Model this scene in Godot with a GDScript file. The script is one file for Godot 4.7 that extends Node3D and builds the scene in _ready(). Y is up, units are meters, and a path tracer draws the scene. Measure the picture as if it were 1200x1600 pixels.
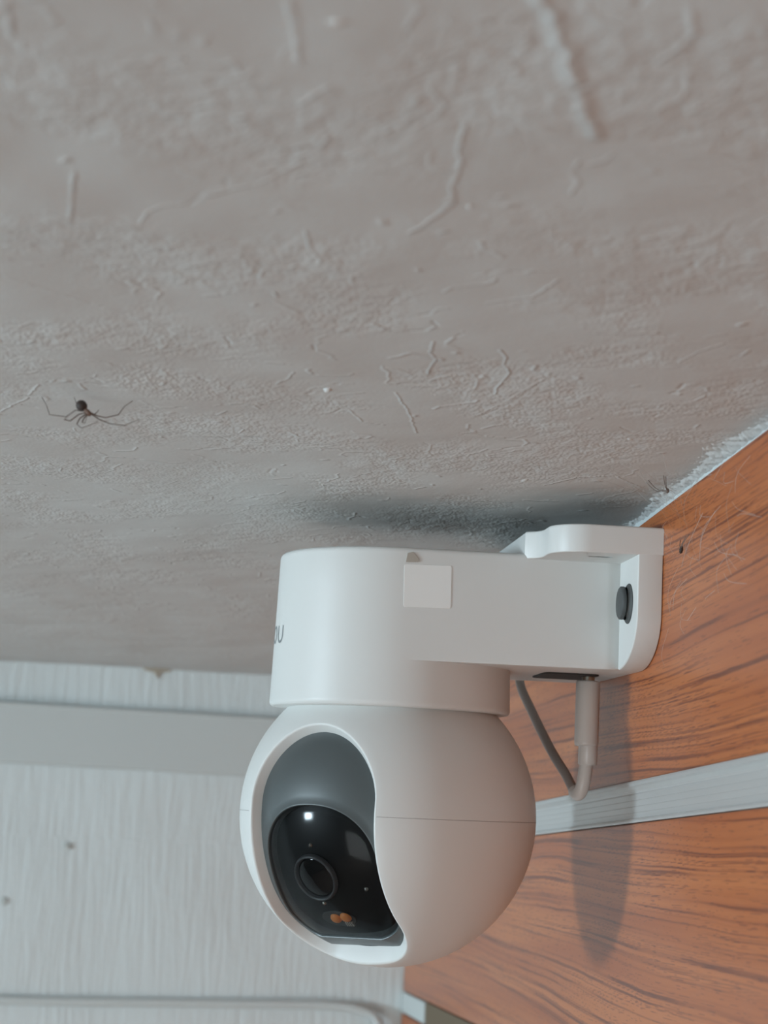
extends Node3D

const H := 2.2           # height of the camera ball's centre above the floor
const XW := 0.062        # face of the wood panels
const ZB := -0.494       # face of the back wall
const YC := 0.0835       # ceiling height above the ball centre, at z = 0
var rng := RandomNumberGenerator.new()
var M := {}
var sg := 0

# ---------------------------------------------------------------- helpers
func st_new() -> SurfaceTool:
	var st := SurfaceTool.new()
	st.begin(Mesh.PRIMITIVE_TRIANGLES)
	sg = 0
	return st

func tri(st: SurfaceTool, a: Vector3, b: Vector3, c: Vector3, inside: Vector3) -> void:
	var n := (b - a).cross(c - a)
	if n.dot((a + b + c) / 3.0 - inside) > 0.0:
		var t := b; b = c; c = t
	st.set_smooth_group(sg); st.add_vertex(a)
	st.set_smooth_group(sg); st.add_vertex(b)
	st.set_smooth_group(sg); st.add_vertex(c)

func quad(st: SurfaceTool, a: Vector3, b: Vector3, c: Vector3, d: Vector3, inside: Vector3) -> void:
	tri(st, a, b, c, inside)
	tri(st, a, c, d, inside)

# rings of points: smooth skin through them; inside(i) is the middle of ring i unless given
func skin(st: SurfaceTool, rings: Array, closed := true, inside = null) -> void:
	for i in rings.size() - 1:
		var p: PackedVector3Array = rings[i]
		var q: PackedVector3Array = rings[i + 1]
		var mid := Vector3.ZERO
		if inside is Vector3:
			mid = inside
		else:
			for k in p.size():
				mid += (p[k] + q[k]) / (2.0 * p.size())
		var n := p.size()
		for k in (n if closed else n - 1):
			quad(st, p[k], p[(k + 1) % n], q[(k + 1) % n], q[k], mid)

func fan(st: SurfaceTool, ring: PackedVector3Array, inside: Vector3) -> void:
	var mid := Vector3.ZERO
	for p in ring:
		mid += p / ring.size()
	for k in ring.size():
		tri(st, ring[k], ring[(k + 1) % ring.size()], mid, inside)

func done(st: SurfaceTool, called: String, m: Material, parent: Node = self) -> MeshInstance3D:
	st.generate_normals()
	st.index()
	var o := MeshInstance3D.new()
	o.name = called
	o.mesh = st.commit()
	o.material_override = m
	parent.add_child(o, true)
	return o

func tag(o: Node, label := "", category := "", group := "", kind := "") -> void:
	if label: o.set_meta("label", label)
	if category: o.set_meta("category", category)
	if group: o.set_meta("group", group)
	if kind: o.set_meta("kind", kind)

func thing(called: String, label: String, category: String, at := Vector3.ZERO) -> Node3D:
	var o := Node3D.new()
	o.name = called
	add_child(o, true)
	o.position = at
	tag(o, label, category)
	return o

func mat(c: Color, rough := 0.5, spec := 0.5, metal := 0.0) -> StandardMaterial3D:
	var m := StandardMaterial3D.new()
	m.albedo_color = c
	m.roughness = rough
	m.metallic_specular = spec
	m.metallic = metal
	return m

func box(st: SurfaceTool, lo: Vector3, hi: Vector3, bevel := 0.0) -> void:
	var c := (lo + hi) / 2.0
	var h := (hi - lo) / 2.0
	var rings := []
	var steps := [[-1.0, bevel], [-1.0, 0.0], [1.0, 0.0], [1.0, bevel]]
	sg = -1
	for s in steps:
		var inset: float = s[1]
		var y: float = h.y * s[0] - (s[0] * bevel if inset == 0.0 else 0.0)
		var a := h.x - inset
		var b := h.z - inset
		var r := PackedVector3Array()
		for q in [[a, b - bevel], [a - bevel, b], [-a + bevel, b], [-a, b - bevel], [-a, -b + bevel], [-a + bevel, -b], [a - bevel, -b], [a, -b + bevel]]:
			r.append(c + Vector3(q[0], y, q[1]))
		rings.append(r)
	skin(st, rings, true, c)
	fan(st, rings[0], c)
	fan(st, rings[3], c)

func circle(c: Vector3, u: Vector3, v: Vector3, r: float, n := 32) -> PackedVector3Array:
	var a := PackedVector3Array()
	for k in n:
		var t := TAU * k / n
		a.append(c + u * (r * cos(t)) + v * (r * sin(t)))
	return a

# profile: [radius, height] pairs about an axis through c
func lathe(st: SurfaceTool, c: Vector3, ax: Vector3, prof: Array, n := 64, inside = null, cap := false) -> void:
	var u := ax.cross(Vector3(0.31, 0.2, 0.93)).normalized()
	var v := ax.cross(u).normalized()
	var rings := []
	for p in prof:
		rings.append(circle(c + ax * p[1], u, v, maxf(p[0], 1e-6), n))
	skin(st, rings, true, inside)
	if cap:
		sg += 1
		var mid: Vector3 = c + ax * ((prof[0][1] + prof[-1][1]) / 2.0)
		fan(st, rings[0], mid)
		fan(st, rings[-1], mid)

func tube(st: SurfaceTool, pts: Array, radii, n := 12, capped := true) -> void:
	var rings := []
	var side := Vector3.ZERO
	for i in pts.size():
		var a: Vector3 = pts[maxi(i - 1, 0)]
		var b: Vector3 = pts[mini(i + 1, pts.size() - 1)]
		var t := (b - a).normalized()
		if side == Vector3.ZERO:
			side = t.cross(Vector3(0.3, 0.5, 0.8)).normalized()
		side = (side - t * side.dot(t)).normalized()
		var r: float = radii[i] if radii is Array else radii
		rings.append(circle(pts[i], side, t.cross(side), r, n))
	skin(st, rings)
	if capped:
		fan(st, rings[0], pts[1])
		fan(st, rings[-1], pts[-2])

func smooth_path(pts: Array, n := 8) -> Array:
	var out := []
	for i in pts.size() - 1:
		var p0: Vector3 = pts[maxi(i - 1, 0)]
		var p1: Vector3 = pts[i]
		var p2: Vector3 = pts[i + 1]
		var p3: Vector3 = pts[mini(i + 2, pts.size() - 1)]
		for k in n:
			out.append(p1.cubic_interpolate(p2, p0, p3, float(k) / n))
	out.append(pts[-1])
	return out

func arc2(c: Vector2, rx: float, ry: float, from: float, to: float, n: int) -> PackedVector2Array:
	var a := PackedVector2Array()
	for k in n + 1:
		var t := deg_to_rad(lerpf(from, to, float(k) / n))
		a.append(c + Vector2(rx * cos(t), ry * sin(t)))
	return a

func inset(o: PackedVector2Array, d: float) -> PackedVector2Array:
	var area := 0.0
	for i in o.size():
		area += o[i].cross(o[(i + 1) % o.size()])
	var s := signf(area)
	var r := PackedVector2Array()
	for i in o.size():
		var a := (o[i] - o[(i - 1 + o.size()) % o.size()]).normalized()
		var b := (o[(i + 1) % o.size()] - o[i]).normalized()
		var na := Vector2(-a.y, a.x)
		var nb := Vector2(-b.y, b.x)
		var n := (na + nb)
		n = n / maxf(0.5, 1.0 + na.dot(nb)) 
		r.append(o[i] + n * (s * d))
	return r

# closed outline swept from h0 to h1; to3(p, h) places it; b0, b1 are the edge roundings; an optional hole goes right through
func slab(st: SurfaceTool, o: PackedVector2Array, h0: float, h1: float, to3: Callable, b0 := 0.0, b1 := 0.0, hole := PackedVector2Array()) -> void:
	var up := signf(h1 - h0)
	var lv := []
	for k in 5:
		var t := PI / 2 * k / 4.0
		if b0 > 0.0: lv.append([b0 * (1.0 - sin(t)), h0 + up * b0 * (1.0 - cos(t))])
	if b0 <= 0.0: lv.append([0.0, h0])
	if b1 > 0.0:
		for k in 5:
			var t := PI / 2 * k / 4.0
			lv.append([b1 * (1.0 - cos(t)), h1 - up * b1 * (1.0 - sin(t))])
	else:
		lv.append([0.0, h1])
	var flat := []
	for l in lv:
		flat.append(inset(o, l[0]) if l[0] > 0.0 else o)
	var group := 10
	var groups := []
	for k in o.size():
		var d0 := o[k] - o[(k - 1 + o.size()) % o.size()]
		var d1 := o[(k + 1) % o.size()] - o[k]
		if absf(d0.angle_to(d1)) > 0.6: group += 1
		groups.append(group)
	if groups[0] == 10:
		for k in groups.size():
			if groups[k] == 10: groups[k] = group
	for i in lv.size() - 1:
		for k in o.size():
			sg = groups[k]
			var j := (k + 1) % o.size()
			var p: Vector2 = flat[i][k]
			var q: Vector2 = flat[i][j]
			var dirv := (o[j] - o[k])
			var nn := Vector2(-dirv.y, dirv.x).normalized()
			var area := 0.0
			if not Geometry2D.is_polygon_clockwise(o): area = 1.0
			else: area = -1.0
			var ins2: Vector2 = (p + q) / 2.0 + nn * 0.001 * area
			var a: Vector3 = to3.call(p, lv[i][1])
			var b: Vector3 = to3.call(q, lv[i][1])
			var c: Vector3 = to3.call(flat[i + 1][j], lv[i + 1][1])
			var d: Vector3 = to3.call(flat[i + 1][k], lv[i + 1][1])
			var hm := clampf((lv[i][1] + lv[i + 1][1]) / 2.0, minf(h0, h1) + 0.0005, maxf(h0, h1) - 0.0005)
			quad(st, a, b, c, d, to3.call(ins2, hm))
	for e in [0, lv.size() - 1]:
		sg = 2 + e
		var poly: PackedVector2Array = flat[e].duplicate()
		if hole.size():
			poly = keyhole(poly, hole)
		var ix := Geometry2D.triangulate_polygon(poly)
		var hh: float = lv[e][1]
		var oth: float = (h0 + h1) / 2.0
		for t in ix.size() / 3:
			var pa := poly[ix[t * 3]]
			var pb := poly[ix[t * 3 + 1]]
			var pc := poly[ix[t * 3 + 2]]
			var m2 := (pa + pb + pc) / 3.0
			tri(st, to3.call(pa, hh), to3.call(pb, hh), to3.call(pc, hh), to3.call(m2, oth))
	if hole.size():
		sg = 400
		var hc := Vector2.ZERO
		for p in hole: hc += p / hole.size()
		for k in hole.size():
			var j := (k + 1) % hole.size()
			var away := hole[k] + (hole[k] - hc) * 3.0
			quad(st, to3.call(hole[k], h0), to3.call(hole[j], h0), to3.call(hole[j], h1), to3.call(hole[k], h1), to3.call(away, (h0 + h1) / 2.0))

func keyhole(outer: PackedVector2Array, hole: PackedVector2Array) -> PackedVector2Array:
	var best := 1e9
	var bi := 0
	var bj := 0
	for i in outer.size():
		for j in hole.size():
			var d := outer[i].distance_to(hole[j])
			if d < best:
				best = d; bi = i; bj = j
	var h := hole.duplicate()
	if Geometry2D.is_polygon_clockwise(h) == Geometry2D.is_polygon_clockwise(outer):
		h.reverse()
		bj = h.size() - 1 - bj
	var r := PackedVector2Array()
	for i in bi + 1: r.append(outer[i])
	for k in h.size(): r.append(h[(bj + k) % h.size()])
	var eps := (outer[(bi + 1) % outer.size()] - outer[bi]).normalized() * 1e-6
	r.append(h[bj] + eps)
	r.append(outer[bi] + eps)
	for i in range(bi + 1, outer.size()): r.append(outer[i])
	return r

func rounded(lo: Vector2, hi: Vector2, r: float, n := 5) -> PackedVector2Array:
	var a := PackedVector2Array()
	a.append_array(arc2(Vector2(hi.x - r, hi.y - r), r, r, 0, 90, n))
	a.append_array(arc2(Vector2(lo.x + r, hi.y - r), r, r, 90, 180, n))
	a.append_array(arc2(Vector2(lo.x + r, lo.y + r), r, r, 180, 270, n))
	a.append_array(arc2(Vector2(hi.x - r, lo.y + r), r, r, 270, 360, n))
	return a

# a sheet of points with texture coordinates, facing the way `facing` points
func sheet(called: String, us: PackedFloat32Array, vs: PackedFloat32Array, place: Callable, uv: Callable, facing: Vector3, m: Material, parent: Node = self) -> MeshInstance3D:
	var pos := PackedVector3Array()
	var tex := PackedVector2Array()
	for j in vs.size():
		for i in us.size():
			pos.append(place.call(us[i], vs[j]))
			tex.append(uv.call(us[i], vs[j]))
	var n := us.size()
	var nor := PackedVector3Array()
	for j in vs.size():
		for i in n:
			var dx := pos[j * n + mini(i + 1, n - 1)] - pos[j * n + maxi(i - 1, 0)]
			var dy := pos[mini(j + 1, vs.size() - 1) * n + i] - pos[maxi(j - 1, 0) * n + i]
			var q := dx.cross(dy).normalized()
			nor.append(q if q.dot(facing) > 0 else -q)
	var ix := PackedInt32Array()
	var flip := (pos[1] - pos[0]).cross(pos[n] - pos[0]).dot(facing) > 0
	for j in vs.size() - 1:
		for i in n - 1:
			var a := j * n + i
			if flip: ix.append_array([a, a + n, a + 1, a + 1, a + n, a + n + 1])
			else: ix.append_array([a, a + 1, a + n, a + 1, a + n + 1, a + n])
	var arr := []
	arr.resize(Mesh.ARRAY_MAX)
	arr[Mesh.ARRAY_VERTEX] = pos
	arr[Mesh.ARRAY_NORMAL] = nor
	arr[Mesh.ARRAY_TEX_UV] = tex
	arr[Mesh.ARRAY_INDEX] = ix
	var am := ArrayMesh.new()
	am.add_surface_from_arrays(Mesh.PRIMITIVE_TRIANGLES, arr)
	var o := MeshInstance3D.new()
	o.name = called
	o.mesh = am
	o.material_override = m
	parent.add_child(o, true)
	return o

func span(a: float, b: float, n: int) -> PackedFloat32Array:
	var r := PackedFloat32Array()
	for k in n + 1: r.append(lerpf(a, b, float(k) / n))
	return r

func noise(seed_: int, freq: float, oct := 3, kind := FastNoiseLite.TYPE_SIMPLEX_SMOOTH) -> FastNoiseLite:
	var f := FastNoiseLite.new()
	f.seed = seed_
	f.noise_type = kind
	f.frequency = freq
	f.fractal_octaves = oct
	return f

# ---------------------------------------------------------------- textures
const CX0 := -0.34
const CX1 := 0.07
const CZ0 := -0.50
const CZ1 := 0.38
const CN := 1792
var chm := PackedFloat32Array()

func stroke(pts: Array, w: float, h: float) -> void:
	# a raised stroke of plaster on the ceiling's height map; points are x, z in metres, w its half width, h its height in mm
	var sx := CN / (CX1 - CX0)
	var sz := CN / (CZ1 - CZ0)
	for i in pts.size() - 1:
		var a: Vector2 = pts[i]
		var b: Vector2 = pts[i + 1]
		var lo := Vector2(minf(a.x, b.x), minf(a.y, b.y)) - Vector2(w, w) * 2.0
		var hi := Vector2(maxf(a.x, b.x), maxf(a.y, b.y)) + Vector2(w, w) * 2.0
		var x0 := clampi(int((lo.x - CX0) * sx), 0, CN - 1)
		var x1 := clampi(int((hi.x - CX0) * sx), 0, CN - 1)
		var z0 := clampi(int((lo.y - CZ0) * sz), 0, CN - 1)
		var z1 := clampi(int((hi.y - CZ0) * sz), 0, CN - 1)
		var ab := b - a
		var ll := maxf(ab.length_squared(), 1e-12)
		for z in range(z0, z1 + 1):
			for x in range(x0, x1 + 1):
				var p := Vector2(CX0 + x / sx, CZ0 + z / sz)
				var t := clampf((p - a).dot(ab) / ll, 0.0, 1.0)
				var d := p.distance_to(a + ab * t) / w
				if d < 2.0:
					var v := h * exp(-d * d * 1.6)
					var k := z * CN + x
					if h > 0: chm[k] = maxf(chm[k], v)
					else: chm[k] = minf(chm[k], v)

func ceiling_heights() -> ImageTexture:
	chm.resize(CN * CN)
	chm.fill(0.0)
	# strokes seen in the plaster: half width in mm, height in mm, then x and z in mm
	var seen := CEILING_STROKES
	for s in seen:
		var pts := []
		for k in range(2, s.size(), 2): pts.append(Vector2(s[k], s[k + 1]) * 0.001)
		for i in pts.size() - 1:        # broken into short uneven pieces
			var n := maxi(2, int(pts[i].distance_to(pts[i + 1]) / 0.0012))
			var last: Vector2 = pts[i]
			for k in range(1, n + 1):
				var p: Vector2 = pts[i].lerp(pts[i + 1], float(k) / n) + Vector2(rng.randfn(), rng.randfn()) * s[0] * 0.00028 * (1.0 if k < n else 0.0)
				var big: bool = s[0] > 1.0
				stroke([last, p], s[0] * 0.001 * (1.0 if big else rng.randf_range(0.45, 0.85)), s[1] * (0.8 if big else rng.randf_range(0.5, 1.15)))
				last = p
	for k in 700:                       # smaller squiggles of dried plaster
		var p := Vector2(rng.randf_range(-0.2, 0.055), rng.randf_range(-0.35, 0.36))
		var turn := rng.randf() * TAU
		var pts := [p]
		for n in rng.randi_range(2, 6):
			turn += rng.randf_range(-0.9, 0.9)
			p += Vector2.from_angle(turn) * rng.randf_range(0.0012, 0.0040)
			pts.append(p)
		for i in pts.size() - 1:
			stroke([pts[i], pts[i + 1]], rng.randf_range(0.0002, 0.00055), rng.randf_range(0.06, 0.28) * (1.0 if rng.randf() < 0.8 else -1.0))
	for k in 260:
		var p := Vector2(rng.randf_range(-0.2, 0.055), rng.randf_range(-0.35, 0.36))
		stroke([p, p + Vector2.from_angle(rng.randf() * TAU) * 0.0008], rng.randf_range(0.0004, 0.0009), rng.randf_range(0.15, 0.4))
	var sx := CN / (CX1 - CX0)
	var fine := noise(5, 900.0, 3)
	var mid := noise(6, 160.0, 3)
	var patch := noise(7, 22.0, 2)
	var im := Image.create_empty(CN, CN, false, Image.FORMAT_RF)
	var data := PackedFloat32Array()
	data.resize(CN * CN)
	for z in CN:
		var wz := CZ0 + (CZ1 - CZ0) * z / CN
		for x in CN:
			var wx := CX0 + x / sx
			var k := z * CN + x
			var rough := clampf(0.5 + patch.get_noise_2d(wx, wz) * 1.6, 0.12, 1.0)
			data[k] = 0.5 + chm[k] + rough * 0.13 * fine.get_noise_2d(wx, wz * 0.8) + 0.22 * rough * mid.get_noise_2d(wx, wz)
	im.set_data(CN, CN, false, Image.FORMAT_RF, data.to_byte_array())
	return ImageTexture.create_from_image(im)

func brushed_wall() -> ImageTexture:
	# vertical brush marks in thick paint
	var n := 1024
	var a := noise(21, 1.0, 3)
	var b := noise(22, 1.0, 2)
	var data := PackedFloat32Array()
	data.resize(n * n)
	for y in n:
		for x in n:
			var fx := x * 0.4 / n
			var fy := y * 0.4 / n
			var w := a.get_noise_2d(fx * 30.0, fy * 9.0) * 0.003
			data[y * n + x] = 0.5 + 0.28 * b.get_noise_2d((fx + w) * 260.0, fy * 18.0) + 0.12 * a.get_noise_2d((fx + w) * 620.0, fy * 60.0) + 0.1 * b.get_noise_2d(fx * 120.0, fy * 120.0 + 40.0)
	var im := Image.create_from_data(n, n, false, Image.FORMAT_RF, data.to_byte_array())
	return ImageTexture.create_from_image(im)

const WW := 2048
const WH := 768
func wood_picture() -> ImageTexture:
	# laminate print: wavy dark growth lines along z over orange brown, with short pores
	var warp := noise(31, 1.0, 3)
	var band := noise(32, 1.0, 2)
	var pore := noise(33, 1.0, 2)
	var tone := noise(34, 1.0, 2)
	var bytes := PackedByteArray()
	bytes.resize(WW * WH * 3)
	var light := Color(0.77, 0.445, 0.24)
	var base := Color(0.675, 0.35, 0.17)
	var dark := Color(0.42, 0.19, 0.10)
	for j in WH:
		var y := j * 0.18 / WH
		for i in WW:
			var z := i * 0.70 / WW
			var yy := y + 0.006 * warp.get_noise_2d(z * 1.6, y * 9.0) + 0.00035 * warp.get_noise_2d(z * 16.0, y * 45.0 + 9.0) + 0.022 * z
			var f := band.get_noise_2d(z * 1.3, yy * 560.0)
			var f2 := band.get_noise_2d(z * 4.0 + 50.0, yy * 1500.0)
			var t := tone.get_noise_2d(z * 3.0, yy * 55.0)
			var br := smoothstep(-0.25, 0.35, tone.get_noise_2d(z * 9.0 + 7.0, yy * 160.0))
			var line := smoothstep(0.15, 0.5, f) * (0.25 + 0.75 * br)
			var hair := smoothstep(0.2, 0.5, f2) * smoothstep(-0.2, 0.3, t)
			var p := smoothstep(0.40, 0.60, pore.get_noise_2d(z * 45.0, yy * 2400.0))
			var c := base.lerp(light, clampf(0.5 + t * 1.1 - f * 0.35, 0.0, 1.0))
			c = c.lerp(dark, clampf(line * 0.75 + hair * 0.5 + p * 0.45, 0.0, 0.95))
			var k := (j * WW + i) * 3
			bytes[k] = int(c.r * 255.0)
			bytes[k + 1] = int(c.g * 255.0)
			bytes[k + 2] = int(c.b * 255.0)
	return ImageTexture.create_from_image(Image.create_from_data(WW, WH, false, Image.FORMAT_RGB8, bytes))

const CEILING_STROKES := [
	[1.3, 0.7, -21.6, 344.3, -16.4, 330.6, -11.8, 317.0, -6.7, 302.8],
	[0.5, 0.3, -77.4, 273.2, -78.0, 265.0, -78.9, 252.6],
	[0.35, 0.3, -68.1, 252.5, -66.8, 257.9, -64.9, 260.7, -62.2, 262.0, -59.7, 264.0],
	[0.35, 0.3, -58.2, 266.4, -54.2, 270.8, -51.0, 273.2, -46.7, 279.8, -45.1, 283.4],
	[0.6, 0.35, -26.6, 257.4, -24.5, 262.4, -22.9, 266.8, -21.7, 270.9, -22.9, 278.5, -22.9, 287.6, -24.2, 293.6, -24.4, 303.5],
	[0.7, 0.3, -4.6, 328.6, -3.1, 333.6, -2.4, 338.7, -4.7, 344.4],
	[0.6, 0.3, -1.3, 312.9, 0.8, 317.8, 1.1, 321.8, -0.1, 325.4],
	[0.4, 0.4, -12.4, 164.5, -12.5, 169.8, -12.2, 176.1, -14.0, 181.7, -14.6, 190.4],
	[0.4, 0.4, 3.1, 151.7, 3.0, 158.6, 3.4, 168.7, 1.1, 175.5, 0.7, 181.5, -1.6, 187.9],
	[0.25, 0.22, 2.7, 129.5, 6.3, 146.7, 10.9, 167.4],
	[0.25, -0.18, 3.6, 128.5, 7.1, 143.3, 11.1, 165.3],
	[0.4, 0.2, -91.7, 214.5, -86.5, 209.8, -80.1, 203.1, -73.5, 197.5, -67.5, 192.7],
	[0.4, 0.3, -8.3, 110.3, -12.6, 130.3, -17.0, 146.3],
	[0.8, 0.3, -82.7, 330.8, -82.8, 325.2, -81.7, 317.3],
	[0.6, 0.3, -33.0, 320.0, -30.2, 322.8, -28.3, 326.3],
	[0.6, 0.3, -31.5, 300.0, -29.0, 304.9, -28.0, 309.2, -30.8, 315.3],
	[0.6, 0.3, -46.5, 306.6, -45.1, 310.2, -43.5, 313.2],
	[0.5, 0.25, -34.8, 298.4, -33.4, 301.1, -30.6, 306.4],
	[0.4, 0.35, 54.7, 59.9, 45.0, 74.3, 36.3, 69.9, 30.2, 59.3],
	[0.4, 0.3, -41.9, 146.5, -39.8, 151.6, -39.0, 159.6],
	[0.3, 0.25, -59.9, 229.6, -54.8, 236.3, -48.2, 242.0],
	[0.4, 0.3, -101.6, 105.3, -94.9, 120.0, -91.4, 133.1],
	[0.5, 0.3, -82.7, 254.9, -80.4, 252.3, -79.2, 250.7],
	[0.4, 0.3, -42.8, 254.4, -41.2, 244.7, -39.2, 238.1],
	[0.35, 0.3, -25.0, 126.9, -21.4, 118.1, -16.2, 116.2],
	[0.35, 0.3, 32.9, 188.0, 34.6, 195.8, 37.4, 203.7],
	[0.8, 0.25, -49.9, 337.1, -48.6, 328.1, -47.6, 320.4],
	[0.9, 0.35, -11.1, 176.4, -17.8, 180.7, -21.0, 175.9],
	[0.5, 0.25, -8.7, 218.5, -1.8, 224.2, 0.4, 236.5],
]
const LUMPS := [
	[-30.9, 144.8, 1.0, 0.5],
	[-50.8, 255.1, 0.7, 0.5],
	[-65.5, 317.8, 1.1, 0.4],
	[-18.9, 269.5, 0.9, 0.5],
	[13.5, 233.5, 0.9, 0.4],
	[-1.2, 304.9, 0.9, 0.4],
	[-59.3, 300.9, 0.7, 0],
	[-53.6, -11.5, 1.2, 0.6],
	[-84.0, 162.6, 0.5, 0.5],
	[-43.9, 333.2, 1.2, 0.6],
	[-22.2, 269.0, 0.7, 0.3],
	[3.1, 301.4, 0.6, 0.4],
	[24.6, 63.6, 1.6, 1.5],
	[-8.6, 147.4, 0.6, 0.2],
	[39.7, 115.8, 0.7, 0.6],
	[-6.7, 308.6, 0.8, 0.3],
	[-32.7, 324.4, 0.9, 0.6],
	[-49.5, 132.5, 0.5, 0.2],
]
const SPIDER := [
	 [-82.1, 78.6, 132.0] ,
	 [-80.7, 77.0, 133.0] ,
	[-81.1, 77.2, 133.0, -83.5, 78.0, 130.0, -85.5, 76.9, 128.0, -89.1, 77.6, 126.0, -90.0, 80.0, 124.0, -91.9, 83.1, 123.0],
	[-81.0, 77.0, 133.0, -82.5, 76.2, 134.0, -84.0, 74.3, 136.0, -85.2, 74.3, 137.0, -84.4, 74.9, 138.0, -83.0, 75.8, 139.0],
	[-80.8, 76.8, 133.0, -82.1, 75.2, 135.0, -82.6, 73.7, 136.0, -81.5, 72.5, 138.0, -79.8, 72.9, 139.0, -78.1, 73.7, 140.0],
	[-80.6, 76.7, 133.0, -81.3, 75.5, 134.0, -81.6, 74.4, 135.0, -81.0, 74.2, 135.0, -80.6, 75.6, 136.0],
	[-80.3, 77.0, 133.0, -78.1, 75.4, 134.0, -75.7, 74.4, 135.0, -72.6, 74.0, 136.0, -71.3, 74.5, 137.0, -69.5, 75.1, 138.0],
	[-80.3, 77.1, 133.0, -78.6, 76.8, 131.0, -77.0, 76.8, 130.0, -74.4, 77.8, 129.0, -73.2, 80.0, 128.0, -71.2, 81.8, 127.0],
	[-80.4, 76.9, 133.0, -79.6, 76.7, 132.0, -78.9, 77.8, 130.0, -78.6, 78.6, 129.0],
	[-81.0, 77.3, 133.0, -82.5, 78.4, 130.0, -83.4, 79.8, 128.0, -84.2, 81.9, 126.0],
]

# ---------------------------------------------------------------- scene
func _ready() -> void:
	rng.seed = 11
	# the photographer's lens
	var cam := Camera3D.new()
	cam.name = "camera"
	add_child(cam)
	var at := CameraAttributesPhysical.new()
	at.frustum_focal_length = 70.0
	at.frustum_focus_distance = 0.52
	at.exposure_aperture = 26.0
	cam.attributes = at
	cam.fov = rad_to_deg(2.0 * atan(0.25))
	cam.keep_aspect = Camera3D.KEEP_HEIGHT
	cam.near = 0.02
	cam.far = 50.0
	cam.transform = Transform3D(Basis(Vector3(0.99403825, 0.03881439, 0.10188912), Vector3(-0.0564083, 0.98278436, 0.17593467), Vector3(-0.09330624, -0.18063319, 0.9791147)).orthonormalized(), Vector3(-0.05762402, H - 0.01938026, 0.55932603))
	cam.current = true

	var env := Environment.new()
	var sky := Sky.new()
	var ps := ProceduralSkyMaterial.new()
	ps.sky_top_color = Color(0.45, 0.62, 0.85)
	ps.sky_horizon_color = Color(0.75, 0.82, 0.88)
	ps.ground_horizon_color = Color(0.5, 0.5, 0.48)
	ps.ground_bottom_color = Color(0.3, 0.29, 0.27)
	sky.sky_material = ps
	env.background_mode = Environment.BG_SKY
	env.sky = sky
	env.tonemap_mode = Environment.TONE_MAPPER_LINEAR
	env.tonemap_exposure = 0.72
	env.sdfgi_enabled = true
	env.ssao_enabled = true
	env.ssil_enabled = true
	var we := WorldEnvironment.new()
	we.name = "surroundings"
	we.environment = env
	add_child(we)

	# daylight through the small high window on the left and the wide window behind the photographer
	window_light("window_light", Vector3(-2.575, H - 0.12, 0.69), Vector2(0.30, 0.20), Vector3(1, 0, 0), Color(0.85, 0.95, 1.0), 6.3)
	window_light("window_light_wide", Vector3(-1.35, H - 1.45, 2.37), Vector2(1.5, 1.3), Vector3(0, 0, -1), Color(0.985, 0.975, 0.95), 2.45)

	materials()
	setting()
	panels()
	security_camera()
	power_lead()
	trunking()
	spider()
	webs()

func window_light(called: String, p: Vector3, size: Vector2, face: Vector3, c: Color, e: float) -> void:
	var l := AreaLight3D.new()
	l.name = called
	l.area_size = size
	l.light_color = c
	l.light_energy = e
	l.shadow_enabled = true
	add_child(l)
	l.look_at_from_position(p, p + face, Vector3.UP)

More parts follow.
